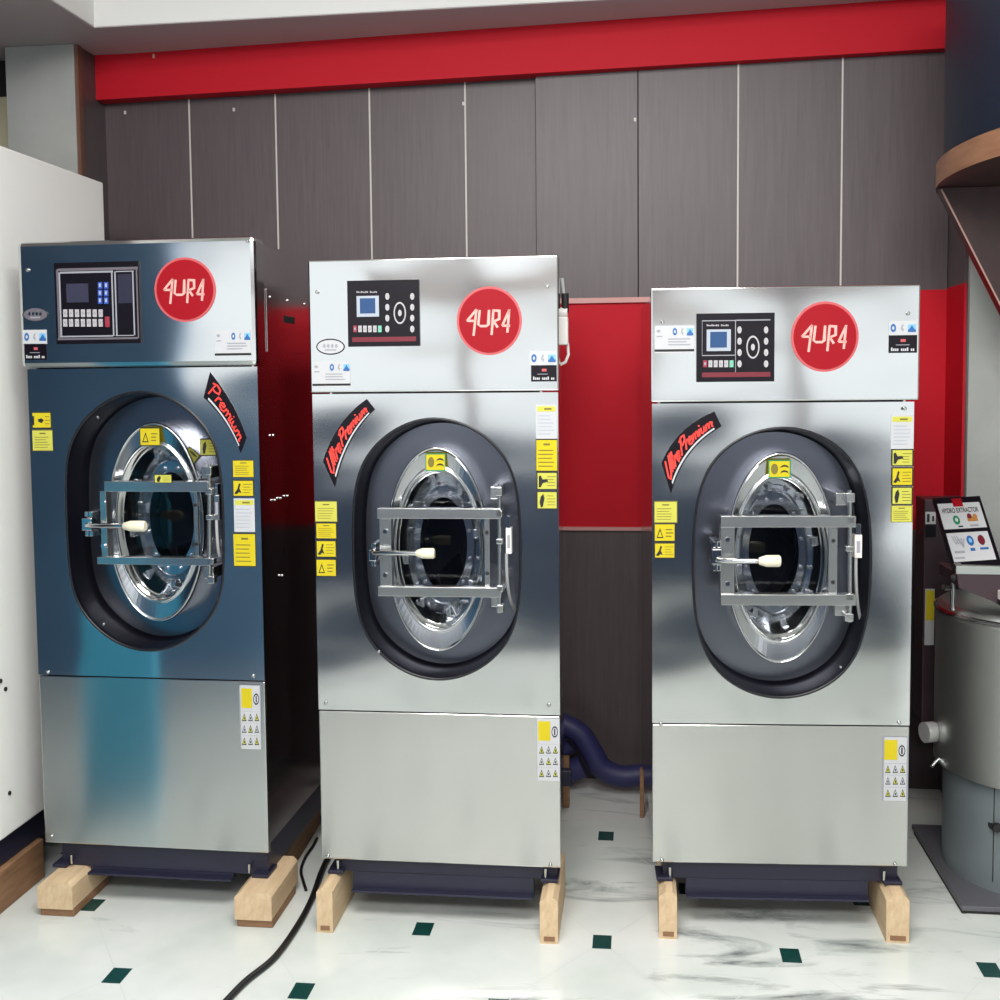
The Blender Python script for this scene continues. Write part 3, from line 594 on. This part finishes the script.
m2, P2 = machine(dict(label='steel washing machine in the middle, with a white oval sticker under its control panel', X0=-.8449, X1=-.2029, Y=2.954, yaw=.0005, T=1.7594, S=1.4141, S2=.576, B=.1703, FB=.1235, FC=.073, ins=.042, FM=.075,
    kind='b', recess=(436.2, 550, 85.5, 98.5, 130.5), door=(437, 550, 51.3, 102.2), sq=11,
    bars=[(377, 508.4, 501, 519), (378, 586.6, 501, 597.6)], lplate=(379, 519, 392, 587), latch=(368.6, 544, 376, 567), grip=(416, 548, 434.6, 558.6),
    hinge=(496, 484, 502.5, 613), hplate=(484, 519, 490, 587), switch=(505.6, 516, 511.6, 554), sw_light=True, cable=[(506.5, 554, 0), (506, 607, .03), (518.4, 611.6, .1)],
    panel=(347, 280.8, 419.8, 345.8), logo=(489.3, 320.8, 31.4, 33),
    arc=((323, 461), (336, 420), (366.8, 399), (335, 487.5), (345, 437), (375, 409.5)), text='Ultra Premium',
    labels=[('oval', 316.2, 338.6, 344.8, 354.8, -.006), ('card', 312.4, 361.8, 350.4, 386.8, -.006), ('icons', 529.6, 351.2, 556.8, 365.2, -.006), ('dark', 531, 365.2, 556.8, 381.4, -.006),
            ('white', 535.8, 404.6, 556.8, 438.8, 0), ('text', 535.8, 438.8, 557.6, 471.8, 0), ('hand', 536.6, 471.8, 557.6, 490, 0), ('foot', 536.6, 491, 557.6, 509.4, 0),
            ('lime', 314.8, 501, 337.2, 522, 0), ('text', 316, 523, 336.4, 538.8, 0), ('icon', 316, 540.2, 336.4, 557.6, 0), ('tri', 316, 559, 336.4, 576.6, 0),
            ('waves', 425.4, 453.4, 445.6, 471, .036), ('picto', 537, 718, 560, 781.5, 0)],
    screws=[(317.5, 292), (547.5, 286.5), (326, 703), (549, 705), (328, 856), (550.5, 865), (379, 651.5)], bolts=[(338, 876), (545.5, 883)]))
m3, P3 = machine(dict(label='rightmost and lowest steel washing machine, standing beside the round spin extractor', X0=.0341, X1=.689, Y=3.0056, yaw=.0534, T=1.6744, S=1.3823, S2=.552, B=.1818, FB=.1255, FC=.078, hxr=.010, FM=.09,
    kind='c', recess=(781.3, 563.8, 93, 109, 135), door=(780.6, 558.7, 54.8, 105.5), sq=7,
    bars=[(721, 516.3, 856, 527.3), (721, 594.6, 856, 605.6)], lplate=(720.6, 527, 734.3, 596), latch=(712, 542, 722, 572), grip=(758.5, 555, 780.5, 567),
    hinge=(845.5, 490, 854, 622), hplate=(829, 527, 837, 596), switch=(855, 524, 862, 558), sw_light=True, cable=[(856, 558, 0), (855, 618, .03), (867, 636, .1)],
    panel=(696.6, 313.6, 774.3, 381.4), logo=(824.7, 336.7, 32.6, 33.8),
    arc=((661.5, 463), (676, 427), (714.5, 411.5), (671, 494), (683, 448), (721.5, 426.5)), text='Ultra Premium',
    labels=[('card', 654.6, 325.7, 694.2, 352.7, -.006), ('icons', 888.8, 321, 917, 335, -.006), ('dark', 888.8, 335.3, 917, 352.7, -.006),
            ('white', 891.2, 415, 913.2, 449, 0), ('hand', 891.4, 449, 913.5, 466.3, 0), ('icon', 891.4, 467.2, 913.3, 486, 0), ('foot', 891.4, 486.6, 912.8, 505, 0), ('lime', 891, 505.3, 912.4, 522.3, 0),
            ('lime', 654, 501.1, 677.4, 523, 0), ('tri', 654, 523.4, 675.4, 541.7, 0), ('icon', 654, 542.6, 675.4, 558.5, 0), ('waves', 768.2, 460, 790.8, 478, .036), ('picto', 883, 736.6, 907.6, 801.4, 0)],
    screws=[(662.5, 322), (908, 313.5), (904.5, 408.5), (661, 724), (899, 722.5), (662, 860), (895, 864), (840.5, 667)], bolts=[(670, 882), (884, 886)]))
# right flank of the tall machine: vent strip with rivets; fittings on the middle one
b = MB(); hw1 = (1.6415-.9944)/2
b.box(hw1-.016, hw1-.012, .12, .5, 1.53, 1.70, 'steel_side'); b.box(hw1-.013, hw1-.011, .26, .36, 1.615, 1.635, 'gap'); vp = b.build('vent_plate', m1, .001)
for yy, zz in ((.15, 1.68), (.3, 1.68), (.46, 1.68), (.15, 1.30), (.15, 1.12), (.2, 1.12), (.26, 1.12), (.2, .9)):
    r = MB(); r.tube([(hw1-.014, yy, zz), (hw1-.009, yy, zz)], .004, 'chrome', 8); r.build('rivet', m1)
hw2 = (-.2029+.8449)/2
b = MB(); zc = P2(561, 310).z
b.tube([(hw2-.045, .12, zc), (hw2+.018, .12, zc)], .014, 'whiteplastic', 12); b.box(hw2-.01, hw2+.02, .10, .14, zc-.085, zc-.012, 'whiteplastic')
b.tube([(hw2+.004, .12, zc+.09), (hw2+.008, .12, zc+.05), (hw2+.012, .12, zc+.03)], .005, 'greycable'); b.tube([(hw2+.012, .12, zc+.0), (hw2+.012, .12, zc+.05)], .01, 'ink')
b.tube([(hw2+.018, .12, zc-.08), (hw2+.02, .12, zc-.11), (hw2+.012, .12, zc-.13), (hw2-.01, .12, zc-.14)], .004, 'whiteplastic'); b.build('inlet_valve', m2, .003, 'white plastic valve')

# ------------------------------------------------------------------ timber under the machines
def block(px0, px1, h, pyb, Yf, depth, label, slat=False):
    a = on_y(px0, pyb, Yf); z = on_y(px1, pyb, Yf); w = z.x-a.x
    t = thing('wooden_block', label, 'wood block', ((a.x+z.x)/2, Yf, 0), 0)
    sl = .022 if slat else 0
    b = MB(); c_ = .012
    b.prism([(-w/2, 0, sl), (w/2, 0, sl), (w/2, 0, h-c_), (w/2-c_, 0, h), (-w/2+c_*1.4, 0, h), (-w/2, 0, h-c_*1.2)], (0, depth, 0), 'wood')
    if slat:
        b.build('timber', t, .004); s = MB(); s.box(-w/2+.004, w/2, .006, depth*.9, 0, sl, 'wooddark'); s.build('bottom_slat', t, .002, 'darker brown bottom slat')
    else:
        b.box(-w/2+.01, w/2-.008, -.002, 0, h*.06, h*.16, 'wooddark'); b.build('timber', t, .004)
    return t
g = None
block(38, 73, .098, 917, 2.90, .24, 'two-layer pine block under the left front corner of the tallest machine', True)
block(235, 272, .098, 928, 2.89, .24, 'two-layer pine block under the right front corner of the tallest machine', True)
block(317, 333, .123, 933, 2.885, .3, 'narrow pine block under the left front corner of the middle machine')
block(540, 558, .123, 944, 2.883, .3, 'narrow pine block under the right front corner of the middle machine')
block(659, 677, .125, 939, 2.94, .3, 'narrow pine block under the left front corner of the rightmost machine')
block(886, 909, .125, 943, 2.975, .3, 'pine block under the right front corner of the rightmost machine')

# ------------------------------------------------------------------ white cabinet at the left edge
XC = -1.72
t = thing('tumble_dryer', 'tall white enamelled cabinet at the left edge, seen from its side', 'dryer', (-2.0, 3.1, 0))
b = MB(); b.box(-.3, .28, -.215, .535, .21, 2.096, 'cabwhite'); b.build('body', t, .006)
b = MB(); b.box(-.27, .25, -.19, .5, .12, .213, 'frame'); b.build('base_frame', t, .003)
for px, py in ((5, 689), (9, 793), (0, 681)):
    p = on_x(px, py, XC); q = MB(); q.tube([(.278, p.y-3.1, p.z), (.284, p.y-3.1, p.z)], .006, 'ink', 10); q.build('screw', t)
wb_ = MB(); p0 = on_z(5, 905); wb_.box(-1.82, -1.735, 2.80, 3.14, 0, .118, 'wooddark')
tag(wb_.build('wooden_block', None, .004), 'brown wooden block under the white cabinet at the left edge', 'wood block')

# ------------------------------------------------------------------ hydro extractor at the right edge
ex, ey = 1.125, 3.45
t = thing('hydro_extractor', 'round steel spin extractor at the right edge with a sloped sign on its lid', 'spin extractor', (ex, ey, 0))
el = lambda a, bb, z, n=72: [(a*math.cos(2*PI*k/n), bb*math.sin(2*PI*k/n), z) for k in range(n)]
b = MB(); b.box(-.262, .3, -.29, .29, .008, .022, 'plate'); b.box(-.25, -.21, .24, .27, 0, .01, 'ink'); b.box(-.255, .3, -.288, -.25, 0, .008, 'ink'); b.box(-.2625, -.25, -.29, .26, 0, .008, 'ink')
bp_ = b.build('base_plate', t, .002)
b = MB(); b.rings([el(.235, .255, .022), el(.235, .255, .33)], 'extlow'); p = on_y(970, 800, 3.24)
sk = b.build('skirt', t)
xk = -.155; yk = -.255*math.sqrt(1-(xk/.235)**2)
q = MB(); q.box(xk-.001, xk+.001, yk-.0015, yk+.01, .05, .325, 'ink'); q.build('skirt_seam', sk)
q = MB(); q.tube([(xk+.004, yk+.005, .21), (xk+.003, yk-.016, .21), (xk+.002, yk-.026, .21)], [.006, .014, .011], 'ink', 14); q.box(xk-.012, xk+.0, yk-.012, yk+.01, .203, .214, 'ink'); q.build('skirt_knob', sk)
b = MB(); b.rings([el(.236, .256, .325), el(.262, .284, .325)], 'extsteel'); b.rings([el(.262, .284, .325), el(.262, .284, .76)], 'extsteel'); b.rings([el(.262, .284, .76), el(.258, .28, .785), el(.245, .265, .795)], 'extsteel'); b.rings([el(.245, .265, .795), el(.19, .2, .797)], 'extsteel', False, False, True); b.build('drum_casing', t)
b = MB(); b.rings([el(.268, .29, .772), el(.268, .29, .778), el(.262, .284, .782)], 'chrome'); b.build('rim_band', t)
b = MB(); b.tube([(-.262, 0, .41), (-.272, 0, .41), (-.30, -.01, .41)], [.026, .03, .03], 'spout', 18); b.build('drain_spout', t)
b = MB(); b.tube([(-.25, -.02, .345), (-.272, -.03, .33), (-.285, -.04, .32)], .006, 'chrome'); b.build('brake_lever', t)
# control housing at the back left with two plates
b = MB(); b.box(-.235, -.10, .30, .42, .35, 1.06, 'housing'); b.build('control_housing', t, .004)
sgn = lambda px, py, Y: on_y(px, py, Y)-Vector((ex, ey, 0))
a = sgn(925.5, 512, 3.745); z = sgn(935.5, 524, 3.745); q = MB(); q.box(a.x, z.x, .293, .299, z.z, a.z, 'paper'); q.box(a.x+.004, a.x+.012, .292, .294, z.z+.006, a.z-.006, 'ink'); q.box(z.x-.011, z.x-.005, .292, .294, z.z+.008, a.z-.012, 'ink'); q.build('info_sticker', t)
a = sgn(925.5, 525, 3.745); z = sgn(935.5, 537, 3.745); q = MB(); q.box(a.x, z.x, .293, .299, z.z, a.z, 'dark'); q.build('maker_sticker', t)
a = sgn(925.3, 589, 3.745); z = sgn(933.6, 645, 3.745); q = MB(); q.box(a.x, z.x, .293, .299, z.z, a.z, 'paper'); q.box(a.x+.002, z.x-.001, .292, .294, (z.z+a.z)/2-.01, a.z-.004, 'yellow'); q.build('warning_label', t)
# lid and its sloped sign
BL, BR_, TL, TR_ = [Vector(v) for v in ((.848-ex, -.20, .930), (.97-ex, -.20, .940), (.857-ex, .05, 1.084), (.983-ex, .05, 1.091))]
nrm = (BR_-BL).cross(TL-BL).normalized()
def sp(u, v, d=0.0): return BL.lerp(BR_, u).lerp(TL.lerp(TR_, u), v)+nrm*d
q = MB(); q.prism([sp(-.02, -.03), sp(1.03, -.03), sp(1.03, 1.03), sp(-.02, 1.03)], nrm*-.012, 'dark')
def sq(u0, v0, u1, v1, d, m_): q.prism([sp(u0, v0, d), sp(u1, v0, d), sp(u1, v1, d), sp(u0, v1, d)], nrm*.0006, m_)
sq(.05, .05, .95, .47, .0005, 'paper'); sq(.04, .53, .97, .93, .0005, 'paper'); sq(.38, .87, .6, 1.0, .0015, 'logored')
def sd(u, v, ru, rv, d, m_, n=16): q.prism([sp(u+ru*math.cos(2*PI*k/n), v+rv*math.sin(2*PI*k/n), d) for k in range(n)], nrm*.0006, m_)
sd(.36, .66, .075, .07, .0015, 'green'); sd(.36, .66, .03, .03, .0025, 'paper'); sq(.6, .63, .82, .70, .0015, 'tan'); sd(.66, .71, .05, .04, .0018, 'maroon'); sd(.78, .7, .05, .04, .0018, 'tan')
sd(.52, .34, .075, .075, .0015, 'blue'); sd(.52, .34, .035, .035, .0025, 'skyblue'); sd(.76, .34, .075, .075, .0015, 'maroon'); sq(.47, .19, .57, .23, .0015, 'blue'); sq(.68, .2, .86, .23, .0015, 'blue')
for k in range(3): L_ = [(.15+.05*k, .42), (.2+.05*k, .3), (.28+.06*k, .38), (.34, .24)]; A2, B2 = ribbon2(L_, .02); q.rings([[sp(p.x, p.y, .002) for p in A2], [sp(p.x, p.y, .002) for p in B2]], 'inkpale', False, closed=False)
sq(.12, .17, .34, .2, .0015, 'inkpale'); sq(.08, .09, .3, .11, .0015, 'inkpale'); sq(.36, .55, .46, .57, .0015, 'ink'); sq(.62, .55, .8, .58, .0015, 'inkpale')
sg = q.build('sign_board', t, 0, 'black framed white sign board')
# lettering
cu = bpy.data.curves.new('lettering', 'FONT'); cu.body = 'HYDRO EXTRACTOR'; cu.size = 1; cu.offset = .022
to = bpy.data.objects.new('lettering', cu); COL.objects.link(to); bpy.context.view_layer.update()
me = to.evaluated_get(bpy.context.evaluated_depsgraph_get()).to_mesh()
vs = [v.co.copy() for v in me.vertices]; fs = [tuple(p.vertices) for p in me.polygons]
to.evaluated_get(bpy.context.evaluated_depsgraph_get()).to_mesh_clear(); bpy.data.objects.remove(to)
w_ = max(v.x for v in vs); h_ = max(v.y for v in vs)
q = MB(); q.add([sp(.1+.8*v.x/w_, .775+.075*v.y/h_, .002) for v in vs], fs, 'ink'); q.build('lettering', sg)
q = MB(); q.prism([(-.275, -.22, .912), (.28, -.24, .912), (.28, .05, .915), (-.2, .0, .918)], (0, 0, .022), 'extsteel'); q.build('lid', t, .004)
q = MB(); q.prism([(-.270, -.22, .911), (-.266, -.22, .875), (-.17, -.22, .835), (.25, -.22, .82), (.25, -.22, .911)], (0, .2, 0), 'housing'); q.box(-.165, .2, -.25, -.2, .845, .87, 'whiteplastic'); q.box(-.165, .2, -.248, -.2, .83, .845, 'ink'); q.build('lid_hood', t, .002)
for zz, yy in ((.93, -.2), (.90, -.2), (.855, -.1)):
    q = MB(); q.tube([(-.262, yy, zz), (-.278, yy-.01, zz)], [.011, .009], 'chrome', 12); q.build('hinge_bolt', t)
q = MB(); q.tube([(-.25, -.1, .79), (-.25, -.1, .875)], .007, 'chrome'); q.build('hinge_post', t)

# ------------------------------------------------------------------ round wall shelf with the dark drum on it
sx_, sy_ = 1.07, 3.42
t = thing('wall_shelf', 'rounded wooden shelf on a dark tapered bracket at the upper right', 'shelf', (sx_, sy_, 2.0))
b = MB(); b.rings([el(.212, .48, 0), el(.212, .48, .07)], 'shelfwood'); b.add(el(.212, .48, .07), [tuple(range(72))], 'shelfwood'); b.add(el(.211, .479, .001), [tuple(range(72))], 'bracket'); b.build('shelf_top', t)
b = MB(); b.prism([(-.185, .18, -.001), (.25, .18, -.001), (.25, .18, -.86)], (0, .05, 0), 'bracket'); b.build('bracket', t)
b = MB(); A2, B2 = ribbon2([(-.182, -.006), (.25, -.858)], .0045); b.prism([(p.x, .177, p.y) for p in A2]+[(p.x, .177, p.y) for p in reversed(B2)], (0, .004, 0), 'edgeband'); b.build('edge_strip', t)
b = MB(); b.rings([[(x+sx_, y+sy_, z) for x, y, z in el(.19, .445, 2.071)], [(x+sx_, y+sy_, z) for x, y, z in el(.192, .45, 2.09)], [(x+sx_, y+sy_, z) for x, y, z in el(.192, .45, 2.62)]], 'tank'); b.add([(x+sx_, y+sy_, z) for x, y, z in el(.192, .45, 2.62)], [tuple(range(72))], 'tank')
tag(b.build('storage_drum', None), 'dark blue round drum standing on the wooden shelf', 'drum')

# ------------------------------------------------------------------ hose, sticks, cords
YH = 3.98
hp_ = [(540, 718), (562, 724), (580, 734), (592, 752), (602, 768), (620, 776), (640, 775), (665, 770), (690, 772)]
def crv(pts, n):
    out = []
    for i in range(len(pts)-1):
        p0, p1, p2, p3 = pts[max(i-1, 0)], pts[i], pts[i+1], pts[min(i+2, len(pts)-1)]
        for k in range(n):
            t_ = k/n; out.append(.5*((2*p1)+(p2-p0)*t_+(2*p0-5*p1+4*p2-p3)*t_**2+(3*p1-p0-3*p2+p3)*t_**3))
    return out+[pts[-1]]
pw = crv([on_y(x, y, YH-.0) for x, y in hp_], 16)
b = MB(); b.tube(pw, [.038+.0008*(k % 2) for k in range(len(pw))], 'hose', 14); tag(b.build('drain_hose', None), 'thick dark blue hose lying along the foot of the wall between two machines', 'hose')
b = MB(); b.tube(crv([on_y(x, y, 4.02) for x, y in ((535, 748), (560, 748), (570, 742))], 8)+[], .036, 'hose', 14); b.tube(crv([on_y(x, y, 4.0) for x, y in ((540, 776), (565, 773), (583, 766))], 8), .04, 'hose', 14)
tag(b.build('drain_hose', None), 'rounded ends of blue hose showing just behind the middle machine', 'hose')
def stick(px, pyt, pyb, w, label):
    f = on_z(px, pyb); tp = on_y(px, pyt, f.y); b = MB(); b.box(f.x-w/2, f.x+w/2, f.y, f.y+.03, 0, tp.z, 'wooddark'); tag(b.build('wooden_batten', None, .002), label, 'batten')
stick(566, 758, 808, .022, 'short wooden batten standing behind the middle machine, beside the hose ends')
stick(642, 770, 818, .014, 'thin wooden batten standing behind the rightmost machine, against the blue hose')
rl = MB(); z = on_z(320, 796, .09); a = on_z(271, 874, .09); a = a.lerp(z, (3.14-a.y)/(z.y-a.y))
rl.prism([(a.x-.03, a.y, .0), (a.x, a.y, .0), (z.x, z.y, .0), (z.x-.03, z.y, 0)], (0, 0, .094), 'wooddark')
tag(rl.build('wooden_rail', None), 'long wooden rail under the right flank of the tallest machine', 'rail')
cp = [on_z(x, y, .008) for x, y in ((222, 1006), (245, 982), (275, 957), (298, 925), (312, 898), (322, 870), (334, 846))]
b = MB(); b.tube(crv(cp, 10), .0085, 'cable', 8); tag(b.build('power_cord', None), 'thick black power cord running forward between the left and middle machines', 'cord')
cp = [on_z(x, y, .005) for x, y in ((306, 890), (303, 880), (301, 870), (305, 858), (313, 846), (317, 838))]
b = MB(); b.tube(crv(cp, 10), .0045, 'cable', 8); tag(b.build('thin_cable', None), 'thin black cable looping off the thick cord between two machines', 'cable')
